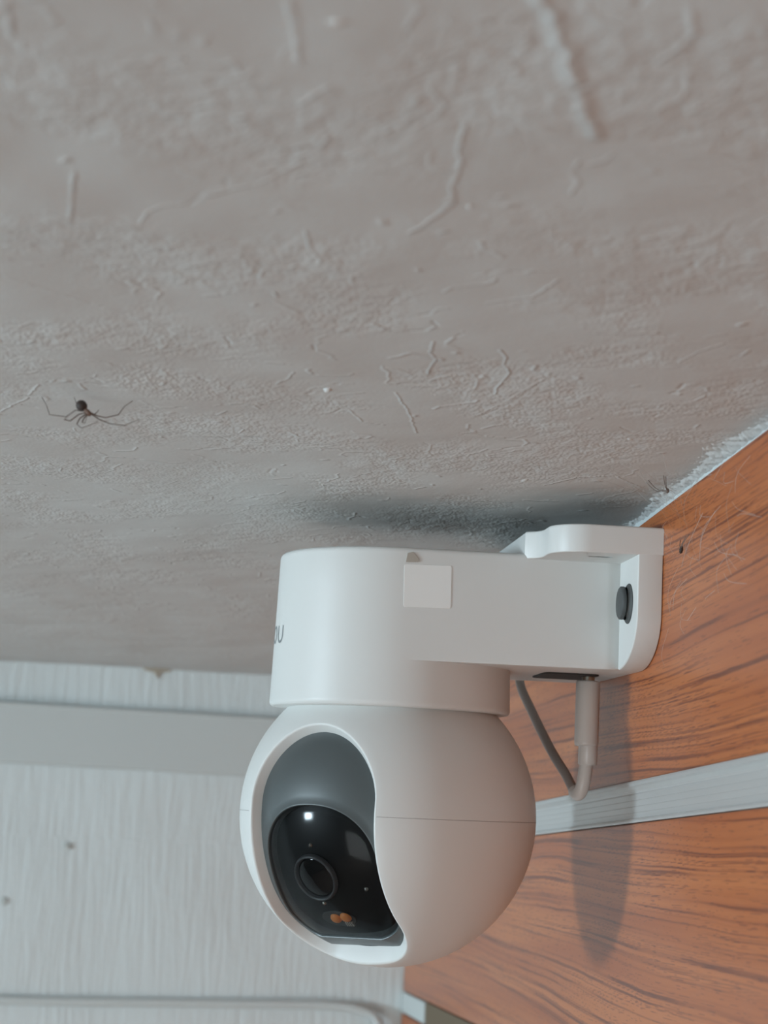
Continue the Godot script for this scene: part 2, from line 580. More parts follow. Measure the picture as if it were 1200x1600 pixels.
func materials() -> void:
	M.plastic = mat(Color(0.86, 0.86, 0.85), 0.42, 0.45)
	M.lead = mat(Color(0.85, 0.835, 0.82), 0.3)
	M.seam = mat(Color(0.55, 0.53, 0.52), 0.6)
	M.charcoal = mat(Color(0.27, 0.30, 0.305), 0.40, 0.7)
	M.black = mat(Color(0.045, 0.05, 0.055), 0.45, 0.4)
	M.grey = mat(Color(0.30, 0.31, 0.31), 0.6)
	M.port = mat(Color(0.16, 0.15, 0.14), 0.7)
	M.metal = mat(Color(0.75, 0.74, 0.70), 0.3, 0.5, 1.0)
	M.print = mat(Color(0.52, 0.54, 0.55), 0.5)
	M.paper = mat(Color(0.93, 0.93, 0.92), 0.5, 0.4)
	M.ring = mat(Color(0.34, 0.35, 0.36), 0.35)
	M.amber = mat(Color(1.0, 0.62, 0.30), 0.4)
	M.pane = mat(Color(0.045, 0.055, 0.06, 0.5), 0.10, 0.22)
	M.pane.transparency = BaseMaterial3D.TRANSPARENCY_ALPHA
	M.spider = mat(Color(0.22, 0.17, 0.15), 0.6)
	M.spider_head = mat(Color(0.46, 0.36, 0.31), 0.6)
	M.leg = mat(Color(0.44, 0.39, 0.36), 0.6)
	M.web = mat(Color(0.78, 0.75, 0.73), 0.7)
	M.ceiling = mat(Color(0.80, 0.805, 0.80), 0.7, 0.35)
	M.ceiling.heightmap_enabled = true
	M.ceiling.heightmap_texture = ceiling_heights()
	M.ceiling.heightmap_scale = 0.1
	M.ceiling_plain = mat(Color(0.80, 0.795, 0.785), 0.75, 0.3)
	M.lump = M.ceiling_plain
	M.fillet = mat(Color(0.84, 0.845, 0.84), 0.8, 0.3)
	M.room = mat(Color(0.52, 0.50, 0.48), 0.7, 0.3)
	M.wall = mat(Color(0.84, 0.86, 0.86), 0.6, 0.35)
	M.back = mat(Color(0.84, 0.865, 0.865), 0.5, 0.4)
	M.back.heightmap_enabled = true
	M.back.heightmap_texture = brushed_wall()
	M.back.heightmap_scale = 0.055
	M.trunk = mat(Color(0.78, 0.80, 0.795), 0.5)
	M.stain = mat(Color(0.66, 0.62, 0.56), 0.9)
	M.wood = mat(Color(0.965, 0.965, 0.965), 0.30, 0.55)
	M.wood.albedo_texture = wood_picture()
	M.wood_edge = mat(Color(0.42, 0.36, 0.28), 0.7)
	M.red_wood = mat(Color(0.64, 0.37, 0.235), 0.5)
	M.alu = mat(Color(0.80, 0.80, 0.795), 0.36, 0.5, 0.45)
	M.floor = mat(Color(0.62, 0.53, 0.48), 0.6)
	M.glow = mat(Color(0.8, 0.85, 0.9), 0.4)
	M.glow.emission_enabled = true
	M.glow.emission = Color(0.84, 0.94, 1.0)
	M.glow.emission_energy_multiplier = 1.5

func struct(o: Node) -> Node:
	o.set_meta("kind", "structure")
	return o

func ceil_y(z: float) -> float:
	return H + YC - 0.0075 * z

func setting() -> void:
	# ceiling: a fine sheet of wavy plaster over the seen part, coarser beyond, under a slab
	var wob := noise(41, 14.0, 3)
	var xs := span(CX0, XW + 0.003, 130)
	xs.insert(0, -1.4); xs.insert(0, -2.62)
	var zs := span(ZB - 0.01, CZ1, 280)
	zs.append(1.2); zs.append(3.22)
	var c := sheet("ceiling", xs, zs,
		func(x, z): return Vector3(x, ceil_y(z) + 0.0011 * wob.get_noise_2d(x, z) - 0.0006, z),
		func(x, z): return Vector2((x - CX0) / (CX1 - CX0), (z - CZ0) / (CZ1 - CZ0)), Vector3.DOWN, M.ceiling)
	struct(c)
	tag(c, "rough plastered grey white ceiling", "")
	for l in LUMPS:
		var st := st_new()
		var r: float = l[2] * 0.00075
		var prof := []
		for k in 7:
			var t := PI / 2 * k / 6.0
			prof.append([r * sin(t), -r * 0.9 * cos(t)])
		prof.append([r * 1.5, 0.0004])
		lathe(st, Vector3.ZERO, Vector3.UP, prof, 12, Vector3(0, r * 0.3, 0))
		var o := done(st, "plaster_lump", M.lump, c)
		var z: float = l[1] * 0.001
		o.position = Vector3(l[0] * 0.001, ceil_y(z) - 0.0001, z)
		o.rotation.y = l[2] * 5.0
		o.scale = Vector3(1.0 + l[3], 1, 1)
	var st2 := st_new()
	box(st2, Vector3(-2.72, H + 0.095, -0.62), Vector3(0.2, H + 0.2, 3.32))
	done(st2, "ceiling_slab", M.wall, c)
	# walls
	var wav := noise(43, 9.0, 2)
	var bw := sheet("wall_back", span(-0.40, XW + 0.004, 60), span(-0.45, 0.10, 60),
		func(x, y): return Vector3(x, H + y, ZB + 0.0012 * wav.get_noise_2d(x, y)),
		func(x, y): return Vector2(x / 0.4, y / 0.4), Vector3(0, 0, 1), M.back)
	struct(bw)
	st2 = st_new()
	box(st2, Vector3(-2.72, -0.1, ZB - 0.1), Vector3(0.2, H + 0.1, ZB - 0.004))
	done(st2, "wall_core", M.wall, bw)
	st2 = st_new()
	box(st2, Vector3(XW + 0.0025, -0.1, ZB - 0.05), Vector3(0.2, H + 0.1, 3.3))
	struct(done(st2, "wall_right", M.wall))
	# left wall with the high window opening, front wall with the wide one
	st2 = st_new()
	box(st2, Vector3(-2.7, -0.1, -0.6), Vector3(-2.6, H + 0.1, 0.54))
	box(st2, Vector3(-2.7, -0.1, 0.84), Vector3(-2.6, H + 0.1, 3.3))
	box(st2, Vector3(-2.7, H - 0.02, 0.54), Vector3(-2.6, H + 0.1, 0.84))
	box(st2, Vector3(-2.7, -0.1, 0.54), Vector3(-2.6, H - 0.22, 0.84))
	struct(done(st2, "wall_left", M.room))
	st2 = st_new()
	box(st2, Vector3(-2.7, -0.1, 2.4), Vector3(-2.10, H + 0.1, 2.5))
	box(st2, Vector3(-0.60, -0.1, 2.4), Vector3(0.2, H + 0.1, 2.5))
	box(st2, Vector3(-2.10, H - 0.80, 2.4), Vector3(-0.60, H + 0.1, 2.5))
	box(st2, Vector3(-2.10, -0.1, 2.4), Vector3(-0.60, H - 2.1, 2.5))
	struct(done(st2, "wall_front", M.room))
	st2 = st_new()
	box(st2, Vector3(-2.72, -0.1, -0.62), Vector3(0.2, 0.0, 3.32))
	struct(done(st2, "floor", M.floor))
	st2 = st_new()
	box(st2, Vector3(-2.64, H - 0.22, 0.54), Vector3(-2.62, H - 0.02, 0.84))
	struct(done(st2, "window_1", M.glow))
	st2 = st_new()
	box(st2, Vector3(-2.10, H - 2.1, 2.42), Vector3(-0.60, H - 0.80, 2.44))
	struct(done(st2, "window_2", M.glow))
	# rough plaster where ceiling and right wall meet
	var rough := noise(44, 260.0, 4)
	var big := noise(45, 40.0, 2)
	var f := sheet("trim_1", span(0.0, 1.0, 26), span(ZB, 0.26, 620),
		func(u, z):
			var wid := 0.009 + 0.003 * big.get_noise_1d(z) + 0.005 * smoothstep(0.0, 0.15, z)
			var n := rough.get_noise_2d(u * wid, z) * 0.0013 + 0.0009 * rough.get_noise_2d(u * wid * 3.0, z * 3.0 + 5.0)
			return Vector3(XW + 0.003 - wid * (1.0 - u), ceil_y(z) + 0.0008 - 0.0024 * u * u - n * (1.0 - 0.7 * u), z),
		func(u, z): return Vector2(u, z), Vector3(-0.3, -1, 0), M.fillet)
	struct(f)

func panels() -> void:
	var to3 := func(p: Vector2, h: float) -> Vector3: return Vector3(h, H + p.y, p.x)
	for k in 2:
		var y1 := 0.0789 if k == 0 else -0.0002
		var y0 := 0.0108 if k == 0 else -0.0695
		var t := thing("wood_panel", ["orange brown wood grain panel above the ribbed strip, behind the white camera mount", "orange brown wood grain panel below the ribbed metal strip"][k], "panel", Vector3(0, 0, 0))
		var st := st_new()
		slab(st, PackedVector2Array([Vector2(ZB + 0.0005, y0), Vector2(1.4, y0), Vector2(1.4, y1), Vector2(ZB + 0.0005, y1)]), XW + 0.0024, XW + 0.0002, to3)
		done(st, "panel_core", M.red_wood, t)
		var off := 0.42
		sheet("wood_face", span(ZB + 0.0008, 1.4, 4), span(y0 + 0.0003, y1 - 0.0003, 2),
			func(z, y): return Vector3(XW, H + y, z),
			func(z, y): return Vector2((z + 0.5) / 0.70, y / 0.18 + off), Vector3(-1, 0, 0), M.wood, t)
	# ribbed metal strip in the gap between the two panels
	var a := thing("joint_strip", "pale ribbed metal strip running between the two wood panels", "trim")
	var st := st_new()
	var prof := [Vector2(0.0022, 0.0107), Vector2(-0.0010, 0.0107), Vector2(-0.0012, 0.0102), Vector2(-0.0012, 0.0094), Vector2(-0.0006, 0.0091), Vector2(0.0005, 0.0083), Vector2(0.0006, 0.0078)]
	for k in 4:
		var y := 0.0074 - k * 0.0016
		prof.append(Vector2(0.0005 - 0.00003, y))
		prof.append(Vector2(0.0005 + 0.00003, y - 0.0014))
	prof.append_array([Vector2(0.0006, 0.0013), Vector2(-0.0004, 0.0010), Vector2(-0.0006, 0.0005), Vector2(-0.0004, 0.0), Vector2(0.0022, 0.0)])
	sg = -1
	var ins := Vector3(XW + 0.002, H + 0.005, 0)
	for i in prof.size() - 1:
		var p: Vector2 = prof[i]
		var q: Vector2 = prof[i + 1]
		quad(st, Vector3(XW + p.x, H + p.y, ZB), Vector3(XW + q.x, H + q.y, ZB), Vector3(XW + q.x, H + q.y, 1.4), Vector3(XW + p.x, H + p.y, 1.4), Vector3(XW + 0.01, H + (p.y + q.y) / 2, 0.45))
	done(st, "ribbed_profile", M.alu, a)
	# below the panels
	st = st_new()
	box(st, Vector3(XW - 0.0005, H - 0.0800, ZB + 0.001), Vector3(XW + 0.0022, H - 0.0702, -0.4045), 0.0003)
	tag(done(st, "corner_plate", M.trunk), "small white plate under the wood panel at the corner of the room", "plate")
	st = st_new()
	box(st, Vector3(XW + 0.0004, H - 0.0807, -0.4040), Vector3(XW + 0.0022, H - 0.0702, 1.4), 0.0003)
	tag(done(st, "edge_batten", M.wood_edge), "olive brown batten along the bottom edge of the wood panel", "batten")
	st = st_new()
	box(st, Vector3(XW - 0.0005, H - 0.45, ZB + 0.001), Vector3(XW + 0.0022, H - 0.0808, 2.3), 0.0003)
	tag(done(st, "lower_board", M.red_wood), "reddish brown board below the white corner plate", "board")

func security_camera() -> void:
	var t := thing("security_camera", "white wall mounted dome security camera with round black lens window", "security camera", Vector3(0, H, 0))
	t.rotation.x = deg_to_rad(2.5)
	var mm := 0.001
	# housing: upper part with arm, lower drum
	var rad := func(y: float) -> float: return lerpf(32.9, 31.7, (y - 28.3) / 41.7)
	var st := st_new()
	var levels := [[40.5, 0.3], [40.6, 0.1], [40.9, 0.0], [50.0, 0.0], [60.0, 0.0], [68.6, 0.0], [69.1, 0.1], [69.5, 0.35], [69.8, 0.75], [70.0, 1.4]]
	var rings := []
	for l in levels:
		var r: float = rad.call(l[0]) - l[1]
		if l[0] < 41.0: r = rad.call(40.5)
		var ring := PackedVector3Array()
		var pull: float = l[1]
		for q in arc2(Vector2(-0.8, 0), r, r, 90, 270, 48):
			ring.append(Vector3(q.x, l[0], q.y) * mm)
		for k in range(1, 13):
			ring.append(Vector3(lerpf(-0.8, 56.5, k / 12.0), l[0], -r + pull * 0.0) * mm)
		for k in range(0, 12):
			ring.append(Vector3(lerpf(56.5, -0.8, k / 12.0), l[0], r - (pull if l[0] < 41.0 else 0.0) * smoothstep(0.0, 1.0, 1.0 - k / 11.0)) * mm)
		rings.append(ring)
	sg = 1
	skin(st, rings)
	sg = 2
	fan_strip(st, rings[0], Vector3(20, 55, 0) * mm)
	sg = 3
	fan_strip(st, rings[-1], Vector3(20, 55, 0) * mm)
	sg = 4
	var prof := []
	for l in [[27.0, 26.0], [28.3, 27.5], [28.3, 31.6], [28.4, 32.2], [28.75, 32.65], [29.3, 32.88]]:
		prof.append([l[1] * mm, l[0] * mm])
	for k in 6:
		var y := lerpf(30.0, 40.55, k / 5.0)
		prof.append([rad.call(y) * mm, y * mm])
	lathe(st, Vector3(-0.8, 0, 0) * mm, Vector3.UP, prof, 96, Vector3(-0.8, 35, 0) * mm)
	done(st, "housing", M.plastic, t)
	# wall plate: a board with rounded lower corners against the panel
	var o := PackedVector2Array()
	o.append_array(arc2(Vector2(53 - 0.8, 75.8 - 0.8), 0.8, 0.8, 0, 90, 4))
	o.append_array(arc2(Vector2(-53 + 0.8, 75.8 - 0.8), 0.8, 0.8, 90, 180, 4))
	o.append_array(arc2(Vector2(-53 + 22, 40.5 + 13), 22, 13, 180, 270, 14))
	o.append_array(arc2(Vector2(53 - 22, 40.5 + 13), 22, 13, 270, 360, 14))
	for k in o.size(): o[k] *= mm
	st = st_new()
	slab(st, o, 0.0619, 0.0555, func(p: Vector2, h: float) -> Vector3: return Vector3(h, p.y, p.x), 0.0003, 0.0004)
	done(st, "wall_plate", M.plastic, t)
	# ceiling flange: horizontal board with rounded front corner and a slot for a screw
	var fl := PackedVector2Array()
	var half := PackedVector2Array()
	half.append(Vector2(61.95, 53.03))
	half.append_array(arc2(Vector2(43.5, 43.2), 9.8, 9.83, 90, 180, 12))
	half.append_array([Vector2(33.7, 38.0), Vector2(33.3, 35.4), Vector2(32.3, 33.4), Vector2(30.8, 32.0), Vector2(30.0, 31.2)])
	fl.append_array(half)
	var back := half.duplicate()
	back.reverse()
	for p in back: fl.append(Vector2(p.x, -p.y))
	for k in fl.size(): fl[k] *= mm
	var slot := PackedVector2Array()
	slot.append_array(arc2(Vector2(49.6, 44.0), 1.3, 1.3, -90, 90, 6))
	slot.append_array(arc2(Vector2(45.0, 44.0), 1.3, 1.3, 90, 270, 6))
	for k in slot.size(): slot[k] *= mm
	st = st_new()
	slab(st, fl, 0.0686, 0.0758, func(p: Vector2, h: float) -> Vector3: return Vector3(p.x, h, p.y), 0.0003, 0.0006, slot)
	done(st, "ceiling_flange", M.plastic, t)
	# round grey plug on the plate and the slot end below it
	st = st_new()
	sg = 1
	lathe(st, Vector3(0.0556, 0.0570, 0.0430), Vector3(-1, 0, 0), [[5.2 * mm, 0.0], [5.2 * mm, 0.3 * mm], [5.0 * mm, 0.5 * mm], [4.3 * mm, 0.6 * mm], [4.3 * mm, 1.0 * mm]], 40, Vector3(0.06, 0.057, 0.043))
	sg = 2
	lathe(st, Vector3(0.0556, 0.0574, 0.0400), Vector3(-1, 0, 0), [[4.3 * mm, 0.9 * mm], [4.3 * mm, 1.7 * mm], [3.9 * mm, 2.0 * mm], [0.0, 2.1 * mm]], 40, Vector3(0.06, 0.057, 0.041))
	done(st, "rubber_plug", M.grey, t)
	st = st_new()
	sg = 1
	lathe(st, Vector3(0.0556, 0.0515, 0.0462), Vector3(-1, 0, 0), [[1.4 * mm, 0.0], [1.4 * mm, 0.08 * mm], [0.0, 0.1 * mm]], 20, Vector3(0.06, 0.0515, 0.0462))
	done(st, "slot_end", M.seam, t)
	# socket under the arm
	st = st_new()
	slab(st, rounded(Vector2(0.040, -0.012), Vector2(0.0552, 0.012), 0.003), 0.0408, 0.0401, func(p: Vector2, h: float) -> Vector3: return Vector3(p.x, h, p.y), 0.0, 0.0002)
	done(st, "socket_cover", M.port, t)
	# blank paper label on the arm
	st = st_new()
	var to_front := func(p: Vector2, h: float) -> Vector3: return Vector3(p.x, p.y, rad.call(p.y / mm) * mm + h)
	var lab := rounded(Vector2(-0.0062, -0.0056), Vector2(0.0062, 0.0056), 0.0005, 3)
	for k in lab.size(): lab[k] = lab[k].rotated(deg_to_rad(0.8)) + Vector2(0.00455, 0.0599)
	slab(st, lab, -0.0003, 0.00014, to_front, 0.0, 0.00003)
	var s := done(st, "paper_label", M.paper, t)
	tag(s, "blank white paper label on the arm")
	# scrap of clear tape above it
	st = st_new()
	slab(st, PackedVector2Array([Vector2(-0.0014, 0.0659), Vector2(-0.0010, 0.0683), Vector2(0.0004, 0.0687), Vector2(0.0021, 0.0668), Vector2(0.0018, 0.0661)]), -0.0003, 0.0003, to_front)
	tag(done(st, "tape_scrap", mat(Color(0.70, 0.67, 0.63), 0.25), t), "small torn scrap of tape above the label")
	# grey lettering round the drum
	st = st_new()
	sg = -1
	var cap := 0.0021
	var ring_o := []
	for k in 25: ring_o.append(Vector2(0.0021 * cos(TAU * k / 24), 0.0021 * sin(TAU * k / 24)))
	var ring_u := [Vector2(-0.0018, cap), Vector2(-0.0018, 0.0)]
	for k in 13: ring_u.append(Vector2(-0.0018 * cos(PI * k / 12), -0.0004 - 0.0018 * sin(PI * k / 12)))
	ring_u.append(Vector2(0.0018, cap))
	var ring_m := [Vector2(-0.0028, -cap), Vector2(-0.0028, cap * 0.4)]
	for half_m in [-1.0, 1.0]:
		for k in 9: ring_m.append(Vector2(half_m * 0.0014 - 0.0014 * cos(PI * k / 8), cap * 0.4 + 0.0013 * sin(PI * k / 8)))
		ring_m.append(Vector2(half_m * 0.0014 + 0.0014, -cap))
		if half_m < 0: ring_m.append(Vector2(0, cap * 0.4))
	for g in [[[Vector2(0, -cap), Vector2(0, cap * 0.6)], -0.0102], [ring_m, -0.0058], [ring_o, 0.0006], [ring_u, 0.0064]]:
		letter(st, g[0], g[1] + 0.0022, 0.0474)
	done(st, "lettering", M.print, t)
	ball(t)

func skin_out(st: SurfaceTool, rings: Array, c: Vector3) -> void:
	# the inner wall of an opening round the axis through c: the solid lies away from that axis
	var ax := c.normalized()
	for i in rings.size() - 1:
		var p: PackedVector3Array = rings[i]
		var q: PackedVector3Array = rings[i + 1]
		for k in p.size():
			var j := (k + 1) % p.size()
			var m := (p[k] + p[j] + q[k] + q[j]) / 4.0
			var side := m - ax * m.dot(ax)
			quad(st, p[k], p[j], q[j], q[k], m + side * 0.03 - m * 0.06)

func letter(st: SurfaceTool, pts: Array, s0: float, y0: float) -> void:
	for i in pts.size() - 1:
		var a: Vector2 = pts[i]
		var b: Vector2 = pts[i + 1]
		var n := (b - a).orthogonal().normalized() * 0.00035
		var d := (b - a).normalized() * 0.00012
		var q := []
		for p in [a - n - d, a + n - d, b + n + d, b - n + d]:
			var y: float = y0 + p.y
			var r := lerpf(0.0329, 0.0317, (y - 0.0283) / 0.0417) + 0.00006
			var ang: float = (s0 + p.x) / r
			q.append(Vector3(-0.0008 - r * cos(ang), y, r * sin(ang)))
		quad(st, q[0], q[1], q[2], q[3], Vector3(0, y0, 0))

func fan_strip(st: SurfaceTool, ring: PackedVector3Array, inside: Vector3) -> void:
	var p := PackedVector2Array()
	for v in ring: p.append(Vector2(v.x, v.z))
	var ix := Geometry2D.triangulate_polygon(p)
	for k in ix.size() / 3:
		tri(st, ring[ix[k * 3]], ring[ix[k * 3 + 1]], ring[ix[k * 3 + 2]], inside)

func dirs_of(o: PackedVector2Array, l: Vector3, rr: Vector3) -> Array:
	# outline points as directions: sideways share of the radius, turn about the side axis in degrees
	var dirs := []
	for q in o:
		var a := deg_to_rad(q.y)
		dirs.append(rr * q.x + (l * cos(a) + Vector3.UP * sin(a)) * sqrt(1.0 - q.x * q.x))
	return dirs

func away(dirs: Array, c0: Vector3, deg: float, rad: float) -> PackedVector3Array:
	var ring := PackedVector3Array()
	for d in dirs: ring.append(d.rotated(c0.cross(d).normalized(), deg_to_rad(deg)) * rad)
	return ring

func holed_sphere(st: SurfaceTool, first: PackedVector3Array, c0: Vector3, rad: float) -> void:
	var rings := [first]
	for k in range(1, 49):
		var ring := PackedVector3Array()
		for d in first:
			var u: Vector3 = d.normalized()
			ring.append(u.rotated(c0.cross(u).normalized(), (PI - c0.angle_to(u)) * k / 48.5) * rad)
		rings.append(ring)
	skin(st, rings, true, Vector3.ZERO)
	fan(st, rings[-1], Vector3.ZERO)

func ball(t: Node3D) -> void:
	var R := 0.0402
	var az := deg_to_rad(40.4)
	var l := Vector3(-sin(az), 0, cos(az))
	var rr := Vector3(cos(az), 0, sin(az))
	var w := 0.492
	var o := PackedVector2Array()       # outline of the slot in the white shell
	o.append_array(arc2(Vector2(0, 5.5), w, 29.6, 0, 180, 40))
	for k in range(1, 20): o.append(Vector2(-w, lerpf(5.5, -52.0, k / 20.0)))
	o.append_array(arc2(Vector2(-w + 0.30, -51.5), 0.30, 25.0, 180, 270, 18))
	for k in range(1, 6): o.append(Vector2(lerpf(-w + 0.30, w - 0.30, k / 6.0), -76.5))
	o.append_array(arc2(Vector2(w - 0.30, -51.5), 0.30, 25.0, 270, 360, 18))
	for k in range(1, 20): o.append(Vector2(w, lerpf(-52.0, 5.5, k / 20.0)))
	var dirs := dirs_of(o, l, rr)
	var ca := deg_to_rad(-22.0)
	var c0 := l * cos(ca) + Vector3.UP * sin(ca)
	var st := st_new()
	sg = 1
	var r0 := away(dirs, c0, 0.9, R)
	holed_sphere(st, r0, c0, R)
	# rounded rim and the wall of the slot
	var edge := [r0, away(dirs, c0, 0.45, R - 0.00006), away(dirs, c0, 0.12, R - 0.00025), away(dirs, c0, 0.0, R - 0.0006)]
	skin_out(st, edge, c0 * R)
	sg = 3
	skin_out(st, [edge[-1], away(dirs, c0, -0.3, R * 0.95), away(dirs, c0, -0.5, R * 0.88)], c0 * R)
	done(st, "ball_shell", M.plastic, t)
	# parting line of the two half shells
	st = st_new()
	sg = 1
	var pts := []
	for k in 181:
		var a := TAU * k / 180.0
		var d := Vector3(sin(a), 0, cos(a))
		if d.dot(l) > 0.0 and absf(d.dot(rr)) < w + 0.01:
			if pts.size() > 1: tube(st, pts, 0.00006, 5)
			pts = []
			continue
		pts.append(d * (R - 0.00002))
	if pts.size() > 1: tube(st, pts, 0.00006, 5)
	done(st, "shell_seam", M.seam, t)
	# tilting charcoal ball with an opening for the glossy window
	var Ri := 0.0372
	var wo := PackedVector2Array()
	for k in 48:
		var a := PI * k / 47.0
		wo.append(Vector2(0.035 + 0.455 * signf(cos(a)) * pow(absf(cos(a)), 0.82), -24.0 + 27.3 * pow(maxf(sin(a), 0.0), 0.82)))
	for k in range(1, 12): wo.append(Vector2(-0.42, lerpf(-24.0, -51.0, k / 12.0)))
	wo.append_array(arc2(Vector2(-0.42 + 0.2, -51.0), 0.2, 12.0, 180, 270, 10))
	wo.append_array(arc2(Vector2(0.49 - 0.2, -51.0), 0.2, 12.0, 270, 360, 10))
	for k in range(1, 12): wo.append(Vector2(0.49, lerpf(-51.0, -24.0, k / 12.0)))
	var wd := dirs_of(wo, l, rr)
	var wc := l * cos(deg_to_rad(-27.0)) + Vector3.UP * sin(deg_to_rad(-27.0))
	st = st_new()
	sg = 1
	var w0 := away(wd, wc, 0.7, Ri)
	holed_sphere(st, w0, wc, Ri)
	var we := [w0, away(wd, wc, 0.3, Ri + 0.00012), away(wd, wc, 0.05, Ri + 0.00004), away(wd, wc, 0.0, Ri - 0.00025)]
	skin_out(st, we, wc * Ri)
	sg = 3
	skin_out(st, [we[-1], away(wd, wc, 0.0, Ri - 0.0030)], wc * Ri)
	done(st, "lens_ball", M.charcoal, t)
	st = st_new()
	sg = 1
	var prof := []
	for k in 33: prof.append([0.0346 * sin(PI * k / 32.0), 0.0346 * cos(PI * k / 32.0)])
	lathe(st, Vector3.ZERO, wc, prof, 64, Vector3.ZERO)
	done(st, "window_backing", M.black, t)
	var spot := func(x: float, deg: float) -> Array:      # frame on the backing: place, outward
		var a := deg_to_rad(deg)
		var n: Vector3 = rr * x + (l * cos(a) + Vector3.UP * sin(a)) * sqrt(1.0 - x * x)
		return [n * 0.0345, n]
	# lens: barrel ring, stepped cone and front element
	var f: Array = spot.call(-0.012, -27.8)
	var lc: Vector3 = f[0]
	var n: Vector3 = f[1]
	st = st_new()
	sg = -1
	lathe(st, lc, n, [[0.0066, 0.0], [0.0066, 0.0006], [0.0064, 0.0011], [0.0061, 0.0013], [0.0058, 0.0011], [0.0056, 0.0003]], 64, lc - n * 0.002)
	done(st, "lens_ring", M.ring, t)
	st = st_new()
	sg = 1
	var dome := []
	for k in 10:
		var a := PI / 2 * k / 9.0
		dome.append([0.0056 * cos(a), 0.0003 + 0.0009 * sin(a)])
	lathe(st, lc, n, dome, 48, lc - n * 0.006)
	done(st, "lens_glass", mat(Color(0.02, 0.025, 0.035), 0.03, 0.7), t)
	# lamp: oval cup with amber chips and a bright foil end
	f = spot.call(0.05, -51.0)
	lc = f[0]
	n = f[1]
	var sx := (rr - n * rr.dot(n)).normalized()
	var sy := n.cross(sx) * signf(n.cross(sx).dot(Vector3.UP))
	var oval := PackedVector2Array()
	for k in 24: oval.append(Vector2(0.0052 * cos(TAU * k / 24) - 0.0008, 0.0030 * sin(TAU * k / 24)))
	var put_at := func(p: Vector2, h: float) -> Vector3: return lc + sx * p.x + sy * p.y + n * h
	st = st_new()
	slab(st, oval, -0.0004, 0.0002, put_at, 0.0, 0.0002)
	done(st, "lamp_cup", M.grey, t)
	for q in [[-0.0014, 0.0004], [0.0019, 0.0010]]:
		st = st_new()
		sg = 1
		lathe(st, put_at.call(Vector2(q[0], q[1]), 0.0002), n, [[0.00165, 0.0], [0.00145, 0.0005], [0.0009, 0.0009], [0.0, 0.0010]], 20, put_at.call(Vector2(q[0], q[1]), -0.002))
		done(st, "amber_chip", M.amber, t)
	st = st_new()
	sg = -1
	for k in 12:
		var p := put_at.call(Vector2(0.0010 + 0.00065 * (k % 4), -0.0022 + 0.0006 * (k / 4)), 0.0002) as Vector3
		lathe(st, p, n, [[0.00036, 0.0], [0.00026, 0.0004], [0.0, 0.0006]], 5, p - n * 0.001)
	done(st, "foil_end", M.metal, t)
	for q in [[-0.02, -13.5, 0.0006], [-0.03, -41.5, 0.0006], [0.36, -35.0, 0.0006]]:
		f = spot.call(q[0], q[1])
		st = st_new()
		sg = 1
		lathe(st, f[0], f[1], [[q[2], 0.0], [q[2] * 0.8, 0.0004], [0.0, 0.0006]], 16, Vector3.ZERO)
		done(st, "sensor", M.metal, t)
	# glossy window
	st = st_new()
	sg = 1
	var rings := []
	for k in 25:
		var q := PackedVector2Array()
		var share := maxf(k / 24.0, 0.001)
		for p in wo: q.append(Vector2(p.x * share, -27.0 + (p.y + 27.0) * share))
		var ring := PackedVector3Array()
		var rad := Ri - 0.00035 - (0.0003 * pow(clampf((share - 0.95) / 0.05, 0.0, 1.0), 2.0))
		for d in dirs_of(q, l, rr): ring.append(d * rad)
		rings.append(ring)
	skin(st, rings, true, Vector3.ZERO)
	tag(done(st, "lens_window", M.pane, t), "glossy black window over the lens")

func power_lead() -> void:
	var t := thing("power_lead", "white plug with thin grey lead hanging under the camera arm", "cable", Vector3(0, H, 0))
	t.rotation.x = deg_to_rad(2.5)
	var c := Vector3(0.0531, 0, 0.005)
	var st := st_new()
	sg = 1
	lathe(st, c, Vector3.UP, [[0.0, 0.0212], [0.0028, 0.0212], [0.0032, 0.0215], [0.0033, 0.0222], [0.0033, 0.0385], [0.0031, 0.0390], [0.0, 0.0391]], 32, c + Vector3.UP * 0.03)
	done(st, "plug", M.lead, t)
	st = st_new()
	sg = 1
	lathe(st, c, Vector3.UP, [[0.0018, 0.0389], [0.0018, 0.0405]], 20, c + Vector3.UP * 0.04)
	done(st, "plug_tip", M.metal, t)
	st = st_new()
	sg = 1
	var c2 := c + Vector3(0.0005, 0, 0)
	lathe(st, c2, Vector3.UP, [[0.0, 0.0160], [0.0022, 0.0160], [0.0026, 0.0164], [0.0026, 0.0214]], 28, c2 + Vector3.UP * 0.019)
	done(st, "collar", M.lead, t)
	st = st_new()
	sg = 1
	tube(st, smooth_path([Vector3(0.0533, 0.0168, 0.005), Vector3(0.0529, 0.0128, 0.0048), Vector3(0.0524, 0.0096, 0.0040), Vector3(0.0519, 0.0082, 0.0020), Vector3(0.0515, 0.0088, -0.0010)], 6), 0.0019, 16)
	done(st, "strain_relief", M.lead, t)
	st = st_new()
	sg = 1
	var path := smooth_path([Vector3(0.0519, 0.0084, 0.0015), Vector3(0.0513, 0.0100, -0.004), Vector3(0.0505, 0.0135, -0.010), Vector3(0.0477, 0.0207, -0.020), Vector3(0.0443, 0.0320, -0.034), Vector3(0.0418, 0.0400, -0.0405), Vector3(0.0415, 0.0490, -0.043), Vector3(0.0440, 0.0580, -0.045), Vector3(0.0500, 0.0640, -0.047)], 8)
	tube(st, path, 0.00135, 12)
	done(st, "lead", mat(Color(0.70, 0.675, 0.655), 0.5), t)

